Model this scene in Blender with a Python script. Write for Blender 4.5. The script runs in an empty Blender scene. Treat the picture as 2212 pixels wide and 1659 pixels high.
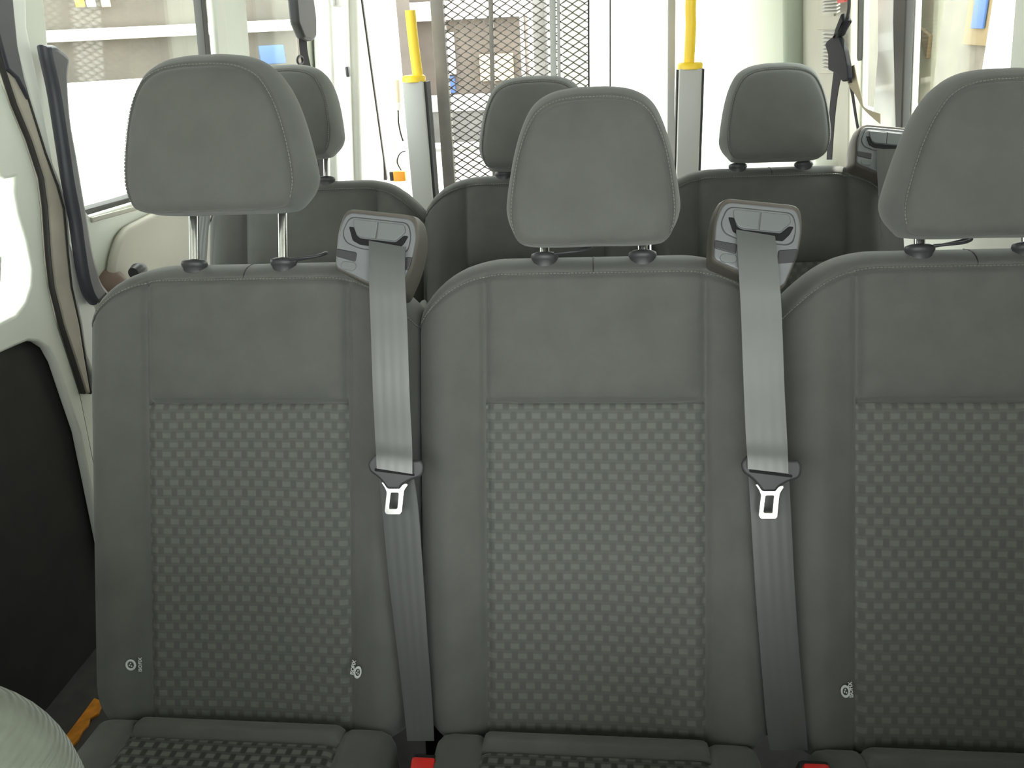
import bpy, bmesh, math, random
import numpy as np
from mathutils import Vector, Matrix
from mathutils.geometry import tessellate_polygon
random.seed(4)
SC = bpy.context.scene
COL = SC.collection
PI = math.pi

# ---------------------------------------------------------------- camera
H = 1.25
YAW, PITCH, ROLL, FPX = 0.12184922, 0.39842007, 0.05151731, 1850.0
f_ = Vector((-math.sin(YAW)*math.cos(PITCH), math.cos(YAW)*math.cos(PITCH), -math.sin(PITCH)))
r0 = Vector((math.cos(YAW), math.sin(YAW), 0)); u0 = r0.cross(f_)
R_ = r0*math.cos(ROLL) - u0*math.sin(ROLL); U_ = u0*math.cos(ROLL) + r0*math.sin(ROLL)
CAM = Vector((0, 0, H))
cam = bpy.data.cameras.new('camera'); camo = bpy.data.objects.new('camera', cam); COL.objects.link(camo)
m = Matrix(((R_.x, U_.x, -f_.x), (R_.y, U_.y, -f_.y), (R_.z, U_.z, -f_.z))).to_4x4(); m.translation = CAM
camo.matrix_world = m
cam.sensor_fit = 'HORIZONTAL'; cam.sensor_width = 36.0; cam.lens = FPX/2212*36.0
cam.clip_start = 0.02; cam.clip_end = 300
SC.camera = camo

# ---------------------------------------------------------------- light, exposure
w = bpy.data.worlds.new('sky'); SC.world = w; w.use_nodes = True
bg = w.node_tree.nodes['Background']
bg.inputs[0].default_value = (0.965, 1.0, 0.965, 1); bg.inputs[1].default_value = 8.0
sun = bpy.data.lights.new('sun', 'SUN'); sun.energy = 14; sun.angle = 0.01; sun.color = (1, .95, .86)
suno = bpy.data.objects.new('sun', sun); COL.objects.link(suno)
suno.rotation_euler = Vector((-0.25, -0.50, -0.83)).to_track_quat('-Z', 'Y').to_euler()
SC.view_settings.view_transform = 'Standard'; SC.view_settings.look = 'None'
SC.view_settings.exposure = 0.0; SC.view_settings.gamma = 1.0
SC.view_settings.use_curve_mapping = False
SC.cycles.use_denoising = True
SC.cycles.max_bounces = 10; SC.cycles.diffuse_bounces = 6; SC.cycles.transparent_max_bounces = 16
SC.cycles.sample_clamp_indirect = 8

def portal(loc, look, sx, sy):
    l = bpy.data.lights.new('window_portal', 'AREA'); l.shape = 'RECTANGLE'; l.size = sx; l.size_y = sy
    l.cycles.is_portal = True
    o = bpy.data.objects.new('window_portal', l); COL.objects.link(o); o.location = loc
    o.rotation_euler = Vector(look).to_track_quat('-Z', 'Z').to_euler()
portal((-.2, -1.25, 1.4), (0, 1, 0), 1.7, .9)
portal((-.2, 3.95, .95), (0, -1, 0), 1.7, 1.75)
portal((-1.12, 2.2, 1.3), (1, 0, 0), 1.6, .9); portal((.78, 1.9, 1.3), (-1, 0, 0), 2.6, .9)
portal((-1.14, .3, 1.3), (1, 0, 0), 2.5, 1.0); portal((.78, -.4, 1.3), (-1, 0, 0), 1.2, .9)

# ---------------------------------------------------------------- pixel rays used for measuring where things stand
def ray(x, y): return f_ + R_*((x-1106)/FPX) + U_*((829.5-y)/FPX)
def hit(x, y, n, c):
    n = Vector(n); d = ray(x, y); return CAM + d*((c-n.dot(CAM))/n.dot(d))
def onY(x, y, Y): return hit(x, y, (0, 1, 0), Y)
def onX(x, y, X): return hit(x, y, (1, 0, 0), X)
def onZ(x, y, Z): return hit(x, y, (0, 0, 1), Z)
LEAN = .09
XL, XR = -1.06, .68
NL, CL = (1, 0, -LEAN), XL-LEAN*.75
NR, CR = (1, 0, LEAN), XR+LEAN*.75
def onL(x, y, off=0): return hit(x, y, NL, CL+off)
def onR(x, y, off=0): return hit(x, y, NR, CR-off)

# ---------------------------------------------------------------- materials
def mat(name, col, rough=.6, metal=0, sheen=0, noise=0, nscale=40, bump=0, bscale=300, emit=None, spec=.5, col2=None, coat=0):
    M = bpy.data.materials.new(name); M.use_nodes = True
    nt = M.node_tree; b = nt.nodes['Principled BSDF']
    b.inputs['Base Color'].default_value = (*col, 1); b.inputs['Roughness'].default_value = rough
    b.inputs['Metallic'].default_value = metal; b.inputs['Specular IOR Level'].default_value = spec
    if sheen: b.inputs['Sheen Weight'].default_value = sheen; b.inputs['Sheen Roughness'].default_value = .5
    if coat: b.inputs['Coat Weight'].default_value = coat
    tc = nt.nodes.new('ShaderNodeTexCoord')
    if noise:
        n = nt.nodes.new('ShaderNodeTexNoise'); n.inputs['Scale'].default_value = nscale; n.inputs['Detail'].default_value = 5
        nt.links.new(tc.outputs['Object'], n.inputs['Vector'])
        mx = nt.nodes.new('ShaderNodeMix'); mx.data_type = 'RGBA'
        c2 = col2 or tuple(c*(1-noise) for c in col); c1 = col if col2 else tuple(min(1, c*(1+noise)) for c in col)
        rp = nt.nodes.new('ShaderNodeMapRange'); rp.inputs[1].default_value = .3; rp.inputs[2].default_value = .7
        nt.links.new(n.outputs['Fac'], rp.inputs[0]); nt.links.new(rp.outputs[0], mx.inputs[0])
        mx.inputs[6].default_value = (*c1, 1); mx.inputs[7].default_value = (*c2, 1)
        nt.links.new(mx.outputs[2], b.inputs['Base Color'])
    if bump:
        n2 = nt.nodes.new('ShaderNodeTexNoise'); n2.inputs['Scale'].default_value = bscale; n2.inputs['Detail'].default_value = 3
        nt.links.new(tc.outputs['Object'], n2.inputs['Vector'])
        bp = nt.nodes.new('ShaderNodeBump'); bp.inputs['Strength'].default_value = bump; bp.inputs['Distance'].default_value = .001
        nt.links.new(n2.outputs['Fac'], bp.inputs['Height']); nt.links.new(bp.outputs[0], b.inputs['Normal'])
    return M

def math_node(nt, op, a, b=None, c=None):
    n = nt.nodes.new('ShaderNodeMath'); n.operation = op
    for i, v in enumerate((a, b, c)):
        if v is None: continue
        if isinstance(v, (int, float)): n.inputs[i].default_value = v
        else: nt.links.new(v, n.inputs[i])
    return n.outputs[0]

def pattern_mat(name, axis, base, light, dark):
    """woven insert cloth: rows of small pale rectangles, every other row shifted by half"""
    M = bpy.data.materials.new(name); M.use_nodes = True; nt = M.node_tree; b = nt.nodes['Principled BSDF']
    b.inputs['Roughness'].default_value = .9; b.inputs['Sheen Weight'].default_value = .15
    b.inputs['Specular IOR Level'].default_value = .2
    tc = nt.nodes.new('ShaderNodeTexCoord'); sp = nt.nodes.new('ShaderNodeSeparateXYZ')
    nt.links.new(tc.outputs['Object'], sp.inputs[0])
    X = sp.outputs[0]; T = sp.outputs[axis]
    nz = nt.nodes.new('ShaderNodeTexNoise'); nz.inputs['Scale'].default_value = 9; nt.links.new(tc.outputs['Object'], nz.inputs['Vector'])
    T = math_node(nt, 'ADD', T, math_node(nt, 'MULTIPLY', nz.outputs[0], .006))
    v = math_node(nt, 'DIVIDE', math_node(nt, 'ADD', T, 3.0), .0124)
    row = math_node(nt, 'FLOOR', v); fv = math_node(nt, 'SUBTRACT', v, row)
    odd = math_node(nt, 'MODULO', row, 2)
    u = math_node(nt, 'ADD', math_node(nt, 'DIVIDE', math_node(nt, 'ADD', X, 3.0), .0186), math_node(nt, 'MULTIPLY', odd, .5))
    fu = math_node(nt, 'FRACT', u)
    def soft(f, c, hw, e=.05):
        d = math_node(nt, 'ABSOLUTE', math_node(nt, 'SUBTRACT', f, c))
        mr = nt.nodes.new('ShaderNodeMapRange'); mr.interpolation_type = 'SMOOTHSTEP'
        mr.inputs[1].default_value = hw+e; mr.inputs[2].default_value = hw-e
        nt.links.new(d, mr.inputs[0]); return mr.outputs[0]
    ml = math_node(nt, 'MULTIPLY', soft(fu, .5, .28), soft(fv, .5, .27))
    fu2 = math_node(nt, 'FRACT', math_node(nt, 'ADD', u, .5))
    md = math_node(nt, 'MULTIPLY', soft(fu2, .5, .17), soft(fv, .5, .42))
    n = nt.nodes.new('ShaderNodeTexNoise'); n.inputs['Scale'].default_value = 220; nt.links.new(tc.outputs['Object'], n.inputs['Vector'])
    ml = math_node(nt, 'MULTIPLY', ml, math_node(nt, 'ADD', math_node(nt, 'MULTIPLY', n.outputs[0], .8), .55))
    m1 = nt.nodes.new('ShaderNodeMix'); m1.data_type = 'RGBA'; m1.inputs[6].default_value = (*base, 1); m1.inputs[7].default_value = (*dark, 1)
    nt.links.new(md, m1.inputs[0])
    m2 = nt.nodes.new('ShaderNodeMix'); m2.data_type = 'RGBA'; nt.links.new(m1.outputs[2], m2.inputs[6]); m2.inputs[7].default_value = (*light, 1)
    nt.links.new(ml, m2.inputs[0]); nt.links.new(m2.outputs[2], b.inputs['Base Color'])
    bp = nt.nodes.new('ShaderNodeBump'); bp.inputs['Strength'].default_value = .5; bp.inputs['Distance'].default_value = .0008
    hgt = math_node(nt, 'SUBTRACT', math_node(nt, 'ADD', ml, math_node(nt, 'MULTIPLY', n.outputs[0], .4)), math_node(nt, 'MULTIPLY', md, .5))
    nt.links.new(hgt, bp.inputs['Height']); nt.links.new(bp.outputs[0], b.inputs['Normal'])
    return M

def rib_mat(name, col):
    M = mat(name, col, .85, sheen=.3, noise=.1, nscale=60); nt = M.node_tree; b = nt.nodes['Principled BSDF']
    tc = nt.nodes.new('ShaderNodeTexCoord'); wv = nt.nodes.new('ShaderNodeTexWave'); wv.bands_direction = 'Z'
    wv.inputs['Scale'].default_value = 90; wv.inputs['Distortion'].default_value = 1.2; wv.inputs['Detail'].default_value = 1
    nt.links.new(tc.outputs['Object'], wv.inputs[0])
    bp = nt.nodes.new('ShaderNodeBump'); bp.inputs['Strength'].default_value = .7; bp.inputs['Distance'].default_value = .001
    nt.links.new(wv.outputs[1], bp.inputs['Height']); nt.links.new(bp.outputs[0], b.inputs['Normal'])
    return M

def webbing_mat():
    M = mat('webbing', (.100, .104, .102), .31, spec=1.0); nt = M.node_tree; b = nt.nodes['Principled BSDF']
    tc = nt.nodes.new('ShaderNodeTexCoord'); wv = nt.nodes.new('ShaderNodeTexWave'); wv.bands_direction = 'X'
    wv.inputs['Scale'].default_value = 28; nt.links.new(tc.outputs['UV'], wv.inputs[0])
    mp = nt.nodes.new('ShaderNodeMapping'); mp.inputs['Scale'].default_value = (1, 1, 1)
    nt.links.new(tc.outputs['UV'], mp.inputs[0]); nt.links.new(mp.outputs[0], wv.inputs[0])
    bp = nt.nodes.new('ShaderNodeBump'); bp.inputs['Strength'].default_value = .12; bp.inputs['Distance'].default_value = .0008
    nt.links.new(wv.outputs[1], bp.inputs['Height']); nt.links.new(bp.outputs[0], b.inputs['Normal'])
    return M

def glass_mat():
    M = bpy.data.materials.new('window_glass'); M.use_nodes = True; nt = M.node_tree; nt.nodes.clear()
    o = nt.nodes.new('ShaderNodeOutputMaterial'); t = nt.nodes.new('ShaderNodeBsdfTransparent'); g = nt.nodes.new('ShaderNodeBsdfGlossy')
    t.inputs[0].default_value = (.93, .96, .94, 1); g.inputs['Roughness'].default_value = .02
    mx = nt.nodes.new('ShaderNodeMixShader'); mx.inputs[0].default_value = .05
    nt.links.new(t.outputs[0], mx.inputs[1]); nt.links.new(g.outputs[0], mx.inputs[2]); nt.links.new(mx.outputs[0], o.inputs[0])
    return M

M = dict(
    fabric=mat('seat_fabric', (.124, .128, .119), .92, sheen=.25, noise=.07, nscale=25, bump=.35, bscale=900, spec=.2),
    insert=pattern_mat('seat_insert', 2, (.124, .130, .120), (.162, .170, .155), (.108, .113, .104)),
    insert_c=pattern_mat('cushion_insert', 1, (.085, .09, .082), (.16, .168, .155), (.045, .048, .044)),
    thread=mat('thread', (.25, .25, .225), .8),
    plastic=mat('grey_plastic', (.205, .212, .226), .36, noise=.06, nscale=30, spec=.5),
    plastic_lid=mat('lid_plastic', (.19, .20, .207), .35),
    plastic_side=mat('side_plastic', (.05, .052, .056), .45),
    plastic_brown_lit=mat('plastic_brown_lit', (.13, .115, .10), .5),  # grey outlet plastic with the brownish cast of the light painted in
    black=mat('black_plastic', (.018, .018, .021), .45),
    slotshade=mat('slot_shade_black', (.006, .006, .008), .8),  # near-black standing for the shade inside the belt slots
    shell=mat('shell', (.03, .03, .032), .6),
    chrome=mat('chrome', (.9, .9, .9), .14, metal=1),
    steel=mat('steel', (.86, .86, .84), .22, metal=1),
    web=webbing_mat(),
    darkweb=mat('dark_webbing', (.018, .018, .022), .8, spec=.15),
    white=mat('van_white', (.80, .81, .77), .4, noise=.03, nscale=4, coat=.2),
    offwhite=mat('van_grey_white', (.70, .72, .65), .5, noise=.05, nscale=5),
    beige=mat('beige_panel', (.46, .44, .37), .55, noise=.08, nscale=5),
    seal=mat('beige_seal', (.40, .36, .30), .55, noise=.12, nscale=14),
    rubber=mat('rubber', (.03, .028, .026), .6),
    trim=mat('trim_dark', (.045, .047, .06), .42, noise=.08, nscale=12),
    blacktrim=mat('door_trim_black', (.012, .011, .009), .7, noise=.3, nscale=15),
    floor=mat('floor_vinyl', (.05, .048, .045), .7, noise=.2, nscale=30),
    ceil=mat('headliner', (.20, .20, .185), .9),
    glass=glass_mat(),
    yellow=mat('yellow', (.86, .58, .03), .4),
    orange=mat('orange', (.62, .23, .012), .6, noise=.25, nscale=60),
    orange2=mat('orange_bright', (.85, .36, .03), .5),
    column=mat('column_grey', (.40, .395, .385), .45),
    meshsteel=mat('mesh_steel', (.20, .18, .165), .55, metal=.0, noise=.08, nscale=20),
    red=mat('red_button', (.78, .025, .022), .35),
    tagwhite=mat('tag_white', (.75, .77, .78), .6),
    brown=mat('brown_cover', (.22, .15, .12), .6, noise=.1, nscale=40),
    frontcloth=rib_mat('front_seat_cloth', (.19, .205, .165)),
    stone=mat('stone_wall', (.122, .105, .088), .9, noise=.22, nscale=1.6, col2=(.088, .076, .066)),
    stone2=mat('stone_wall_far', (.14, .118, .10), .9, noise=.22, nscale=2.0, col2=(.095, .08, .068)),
    cream=mat('cream', (.78, .70, .55), .8),
    warm=mat('warm_wall', (.80, .60, .33), .8, noise=.2, nscale=3),
    paint=mat('white_paint', (.85, .86, .84), .7),
    ground=mat('concrete', (.50, .49, .46), .9, noise=.1, nscale=.7),
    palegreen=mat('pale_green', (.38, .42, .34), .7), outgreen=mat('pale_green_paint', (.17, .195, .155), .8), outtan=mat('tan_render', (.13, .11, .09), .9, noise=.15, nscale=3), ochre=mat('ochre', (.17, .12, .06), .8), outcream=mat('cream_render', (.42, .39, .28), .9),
    khaki=mat('khaki', (.33, .28, .19), .9),
    bluep=mat('blue_paint', (.04, .09, .24), .6),
    redp=mat('red_paint', (.6, .05, .04), .6),
    greyb=mat('grey_wall', (.13, .128, .12), .9, noise=.2, nscale=2),
    louver=mat('louver', (.42, .40, .37), .6),
)

# ---------------------------------------------------------------- builders
def link(name, me, m, parent=None, smooth=True):
    o = bpy.data.objects.new(name, me); COL.objects.link(o)
    if m: me.materials.append(m)
    if smooth and len(me.polygons): me.polygons.foreach_set('use_smooth', [True]*len(me.polygons))
    if parent: o.parent = parent
    return o
def mesh(name, vs, fs, m, parent=None, smooth=True, sharp=None):
    me = bpy.data.meshes.new(name); me.from_pydata([tuple(v) for v in vs], [], fs); me.validate(); me.update()
    o = link(name, me, m, parent, smooth)
    if sharp: me.set_sharp_from_angle(angle=math.radians(sharp))
    return o
def tag(o, label, cat, group=None, kind=None):
    if label: o['label'] = label
    if cat: o['category'] = cat
    if group: o['group'] = group
    if kind: o['kind'] = kind
    return o
def struct(o): o['kind'] = 'structure'; return o
def empty(name, loc=(0, 0, 0), rot=(0, 0, 0), parent=None):
    o = bpy.data.objects.new(name, None); COL.objects.link(o); o.location = loc; o.rotation_euler = rot; o.empty_display_size = .05
    if parent: o.parent = parent
    return o

def box(name, c, s, m, parent=None, rot=(0, 0, 0), bev=.004, seg=2):
    bm = bmesh.new(); bmesh.ops.create_cube(bm, size=1)
    bmesh.ops.scale(bm, vec=s, verts=bm.verts)
    if bev: bmesh.ops.bevel(bm, geom=bm.edges[:], offset=min(bev, min(s)*.45), segments=seg, affect='EDGES', profile=.5)
    me = bpy.data.meshes.new(name); bm.to_mesh(me); bm.free()
    o = link(name, me, m, parent); me.set_sharp_from_angle(angle=math.radians(35))
    o.location = c; o.rotation_euler = rot
    return o

def catmull(P, n=8, closed=False):
    P = [Vector(p) for p in P]; N = len(P); out = []
    rng = range(N) if closed else range(N-1)
    for i in rng:
        if closed: a, b, c, d = P[(i-1) % N], P[i], P[(i+1) % N], P[(i+2) % N]
        else: a, b, c, d = P[max(i-1, 0)], P[i], P[i+1], P[min(i+2, N-1)]
        for k in range(n):
            t = k/n
            out.append(.5*((2*b)+(c-a)*t+(2*a-5*b+4*c-d)*t*t+(3*b-a-3*c+d)*t*t*t))
    if not closed: out.append(P[-1].copy())
    return out

def tube_data(path, rad, seg=10, closed=False):
    vs, fs = [], []; P = [Vector(p) for p in path]; N = len(P)
    up = None
    for i, p in enumerate(P):
        a = P[(i-1) % N] if closed else P[max(i-1, 0)]; b = P[(i+1) % N] if closed else P[min(i+1, N-1)]
        d = (b-a).normalized()
        if up is None:
            up = Vector((0, 0, 1)) if abs(d.z) < .9 else Vector((1, 0, 0))
        s = d.cross(up).normalized(); up = s.cross(d).normalized()
        r = rad[i] if isinstance(rad, (list, tuple)) else rad
        for k in range(seg):
            t = 2*PI*k/seg; vs.append(p+s*math.cos(t)*r+up*math.sin(t)*r)
    M_ = N if closed else N-1
    for i in range(M_):
        for k in range(seg):
            j = (i+1) % N
            fs.append((i*seg+k, i*seg+(k+1) % seg, j*seg+(k+1) % seg, j*seg+k))
    if not closed:
        fs.append(tuple(range(seg))[::-1]); fs.append(tuple((N-1)*seg+k for k in range(seg)))
    return vs, fs
def tube(name, path, rad, m, parent=None, seg=10, closed=False):
    vs, fs = tube_data(path, rad, seg, closed); return mesh(name, vs, fs, m, parent, sharp=50)

def plate(name, loops, origin, e1, e2, thick, m, parent=None, bev=.002):
    """flat shape (first loop outer, others holes) with its own thickness, centred on the plane"""
    cu = bpy.data.curves.new(name, 'CURVE'); cu.dimensions = '2D'; cu.fill_mode = 'BOTH'
    cu.extrude = max(thick/2-bev, .0001); cu.bevel_depth = bev; cu.bevel_resolution = 2; cu.offset = -bev
    for L in loops:
        sp = cu.splines.new('POLY'); sp.points.add(len(L)-1); sp.use_cyclic_u = True
        for p, q in zip(sp.points, L): p.co = (q[0], q[1], 0, 1)
    tmp = bpy.data.objects.new(name, cu); COL.objects.link(tmp)
    bpy.context.view_layer.update()
    me = bpy.data.meshes.new_from_object(tmp.evaluated_get(bpy.context.evaluated_depsgraph_get()))
    bpy.data.objects.remove(tmp); bpy.data.curves.remove(cu)
    e1 = Vector(e1).normalized(); e2 = Vector(e2); e2 = (e2-e1*e1.dot(e2)).normalized(); e3 = e1.cross(e2)
    T = Matrix(((e1.x, e2.x, e3.x), (e1.y, e2.y, e3.y), (e1.z, e2.z, e3.z))).to_4x4(); T.translation = Vector(origin)
    me.transform(T); me.materials.clear(); me.name = name
    o = link(name, me, m, parent); me.set_sharp_from_angle(angle=math.radians(40))
    return o
def rrect(x0, y0, x1, y1, r, n=6):
    out = []
    for cx, cy, a in ((x1-r, y0+r, -PI/2), (x1-r, y1-r, 0), (x0+r, y1-r, PI/2), (x0+r, y0+r, PI)):
        for k in range(n+1):
            t = a+PI/2*k/n; out.append((cx+r*math.cos(t), cy+r*math.sin(t)))
    return out
def rpoly(P, r, n=5):
    """polygon with rounded corners; r one radius or one for each corner"""
    out = []; N = len(P)
    for i in range(N):
        a, b, c = Vector(P[i-1]), Vector(P[i]), Vector(P[(i+1) % N]); rr = r[i] if isinstance(r, (list, tuple)) else r
        d1 = (a-b); d2 = (c-b); k = min(rr, d1.length*.45, d2.length*.45)
        p = b+d1.normalized()*k; q = b+d2.normalized()*k
        for j in range(n+1):
            t = j/n; v = p*(1-t)**2+b*2*t*(1-t)+q*t*t; out.append((v.x, v.y))
    return out

def sheet(name, us, vs_, fn, m, parent=None, flip=False):
    V = [fn(u, v) for v in vs_ for u in us]; n = len(us); F = []
    for j in range(len(vs_)-1):
        for i in range(n-1):
            q = (j*n+i, j*n+i+1, (j+1)*n+i+1, (j+1)*n+i); F.append(q[::-1] if flip else q)
    return mesh(name, V, F, m, parent)

def dense(a, b, step, edge=.02, fine=.002):
    """numbers from a to b, closer together near both ends"""
    L = []; x = a
    while x < b-1e-6:
        L.append(x); d = min(x-a, b-x)
        x += fine if d < edge*.5 else (fine*2 if d < edge else step)
    L.append(b); return L

# ---------------------------------------------------------------- the passenger seats
REC, YB, ZB = 0.38011, 0.80493, H-0.79232
PITCH_S, X2 = 0.44, -0.01787
ROW_DX, ROW_DY = -0.1214, 0.6354
WB, RB, US, TS, TM = .2190, .034, .133, .548, .391
def smooth(x): x = max(0, min(1, x)); return x*x*(3-2*x)
def top_t(x):
    return TS - .062*max(0, (abs(x)-.105)/(WB-.105))**2.3
def bot_t(x):
    return -.045 + .035*max(0, (abs(x)-.14)/(WB-.14))**2
def across(a):
    s = abs(a); k = WB-RB
    if s < k: return a, 0.0
    th = (s-k)/RB
    if th < PI/2: x = k+RB*math.sin(th); n = RB*(1-math.cos(th))
    else: x = WB - .02*smooth((s-k-RB*PI/2)/.08); n = RB+(s-k-RB*PI/2)
    return math.copysign(x, a), n
def g(d, w=.0045): return math.exp(-(d/w)**2)
def back_pt(a, v):
    """a: across the seat (m, wraps round the sides); v in 0..1 bottom to top seam, above 1 wraps over the top (m+1)"""
    x, n = across(a)
    tt, tb = top_t(x), bot_t(x)
    if v <= 1:
        t = tb+(tt-tb)*v
    else:
        t = tt
    s = abs(a)
    # shape of the cloth
    bol = .017*smooth((s-US)/.045)*(1-.75*smooth((s-.17)/.06))*(1-.55*smooth((t-.40)/.13))
    n -= bol
    n += .0062*g(s-US, .0055)*(1 if v <= 1.0 else max(0, 1-(v-1)/.01))
    n += .006*math.cos(min(1, s/US)*PI/2)*(1 if t < TM else .3)*smooth((.5-abs(t-.2))/.2)     # panel hollow
    if s < US:
        up = t-TM
        if up >= 0: n -= .010*smooth(up/.030)*(1-.6*smooth((t-.45)/.10))*smooth((US-s)/.03); n += .010*g(up, .005)
        else: n += .003*g(up, .004)
    if v <= 1:
        n += .004*g(tt-t, .004)
        lo = t-tb
        if lo < .04: n += .04*(1-math.sqrt(max(0, 1-(1-lo/.04)**2)))
    else:
        w_ = v-1; ARC = .07
        if w_ < ARC:
            th = w_/ARC*PI/2; n += .055*(1-math.cos(th)) ; t += .026*math.sin(th)
        else:
            n += .055+(w_-ARC); t += .026-.25*(w_-ARC)
        n += .003*g(w_, .004); t -= .002*g(w_, .003)
    return (x, n, t)

def head_outline():
    half = [(0, .574), (.045, .5735), (.078, .575), (.091, .580), (.0975, .597), (.0985, .615), (.096, .645), (.090, .680), (.081, .712), (.069, .735), (.050, .747), (.024, .7515)]
    P = half+[(0, .752)]+[(-x, z) for x, z in half[:0:-1]]
    C = catmull([(x, z, 0) for x, z in P], 10, True)
    C = [(p.x, p.y) for p in C]
    # even spacing
    L = [0]
    for i in range(len(C)): L.append(L[-1]+math.dist(C[i], C[(i+1) % len(C)]))
    N = 160; out = []; j = 0
    for k in range(N):
        s = L[-1]*k/N
        while L[j+1] < s: j += 1
        f = (s-L[j])/(L[j+1]-L[j]+1e-9); a, b = C[j], C[(j+1) % len(C)]
        out.append((a[0]+(b[0]-a[0])*f, a[1]+(b[1]-a[1])*f))
    return out
HO = [(x, z-.012*smooth((z-.665)/.085)) for x, z in head_outline()]
def rise(z, w_): return .013*smooth((z-.66)/.08)*math.sin(min(1, w_/.045)*PI/2)
def head_ring(k, inset=0):
    """ring of the headrest: k<=1 the face (scaled about its middle)"""
    cx, cz = 0, .662
    return [((x-cx)*k+cx, (z-cz)*k+cz) for x, z in HO]
def grow(d, dn=None):
    out = []; N = len(HO)
    for i, (x, z) in enumerate(HO):
        a, b = HO[i-1], HO[(i+1) % N]; tx, tz = b[0]-a[0], b[1]-a[1]; l = math.hypot(tx, tz)
        nx, nz = tz/l, -tx/l
        up = smooth((z-.575)/.05)
        dd = d*up + (dn if dn is not None else 0)*(1-up)
        out.append((x+nx*dd, z+nz*dd))
    return out
def build_head(parent, fab, dx=0, dz=0, dn=0, sc=1, taper=0, wide=1, shear=0):
    N = len(HO); rings = []
    NF = -.034
    for k in [0.02]+[i/26 for i in range(1, 26)]+[.975, .988, .995, 1.0]:
        n = NF-.014*(1-k**2.6)+.004*g((1-k)*.09, .0035)
        # slight cushion hollow in the middle
        rings.append([(x, n+.004*math.exp(-((x/.05)**2+((z-.66)/.05)**2)), z) for x, z in head_ring(k)])
    front = rings
    side = [[(x, NF+.004, z) for x, z in grow(0)]]
    for w_, d, dn in ((.003, .0018, .001), (.007, .0042, .001), (.014, .0075, .001), (.025, .0105, .0), (.040, .0125, -.001), (.058, .0128, -.004), (.075, .011, -.010), (.088, .006, -.018), (.096, -.002, -.026), (.100, -.014, -.034)):
        side.append([(x, NF+w_, z+rise(z, w_)) for x, z in grow(d, dn)])
    def strip(name, R, cap0, cap1, mt, par):
        V = [p for r in R for p in r]; F = []
        for j in range(len(R)-1):
            for i in range(N):
                F.append((j*N+i, j*N+(i+1) % N, (j+1)*N+(i+1) % N, (j+1)*N+i))
        if cap0: F.append(tuple(range(N))[::-1])
        if cap1: F.append(tuple((len(R)-1)*N+i for i in range(N)))
        return mesh(name, V, F, mt, par)
    h = strip('headrest', side, False, True, fab, parent)
    strip('front_pad', front, True, False, fab, h)
    # stitched seam along the sides and the top
    pts = [(x, NF+.001, z) for x, z in grow(.0012) if z > .583]
    # rotate the list so it starts at the break
    idx = [i for i, (x, z) in enumerate(grow(.0012)) if z > .583]
    brk = next(i for i in range(len(idx)) if idx[i]-idx[i-1] != 1 and i > 0) if any(idx[i]-idx[i-1] != 1 for i in range(1, len(idx))) else 0
    pts = pts[brk:]+pts[:brk]
    st = stitch('stitching', pts, h)
    for o in [h]+list(h.children):
        for v in o.data.vertices:
            x, n, z = v.co; q = (z-.575)
            v.co = (x*wide*sc*(1-taper*max(0, q)/.18)-shear*max(0, q)/.18+dx, n*(1+(sc-1)*.5)+dn, .575+q*sc+dz)
        o.data.update()
    return h
def stitch(name, pts, parent, r=.0006, on=.0032, off=.0011):
    """dashes of thread along a polyline"""
    V, F = [], []
    P = [Vector(p) for p in pts]; L = [0]
    for a, b in zip(P, P[1:]): L.append(L[-1]+(b-a).length)
    def at(s):
        for i in range(len(L)-1):
            if L[i+1] >= s: 
                f = (s-L[i])/(L[i+1]-L[i]+1e-9); return P[i].lerp(P[i+1], f)
        return P[-1]
    s = .001; n = 0
    while s < L[-1]-on:
        vs, fs = tube_data([at(s), at(s+on/2)+Vector((0, -.0003, 0)), at(s+on)], r, 4)
        b = len(V); V += vs; F += [tuple(q+b for q in f) for f in fs]; s += on+off
    return mesh(name, V, F, M['thread'], parent)

def post(parent, x, z0, z1):
    p = tube('headrest_post', [(x, .012, z0), (x, .012, (z0+z1)/2), (x, .012, z1)], .0062, M['chrome'], parent, 16)
    return p
def collar(parent, x, lever):
    P = []
    prof = [(.0125, -.009), (.0135, .0), (.0145, .001), (.0165, .005), (.0155, .009), (.011, .011), (.008, .011), (.0078, .004)]
    S = 28; V = []; F = []
    for r, h in prof:
        for k in range(S):
            t = 2*PI*k/S; V.append((x+r*1.05*math.cos(t), .012+r*.8*math.sin(t), .5655+h))
    for j in range(len(prof)-1):
        for k in range(S): F.append((j*S+k, j*S+(k+1) % S, (j+1)*S+(k+1) % S, (j+1)*S+k))
    c = mesh('post_collar', V, F, M['plastic_side'], parent)
    if lever:
        z = .5735
        pts = catmull([(x+.012, .003, z), (x+.03, -.001, z+.001), (x+.046, .002, z+.003), (x+.056, .008, z+.007), (x+.055, .014, z+.009), (x+.044, .017, z+.006), (x+.028, .018, z+.003), (x+.012, .018, z)], 6)
        tube('release_lever', pts, .0019, M['plastic_side'], c, 8)
    return c

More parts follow.
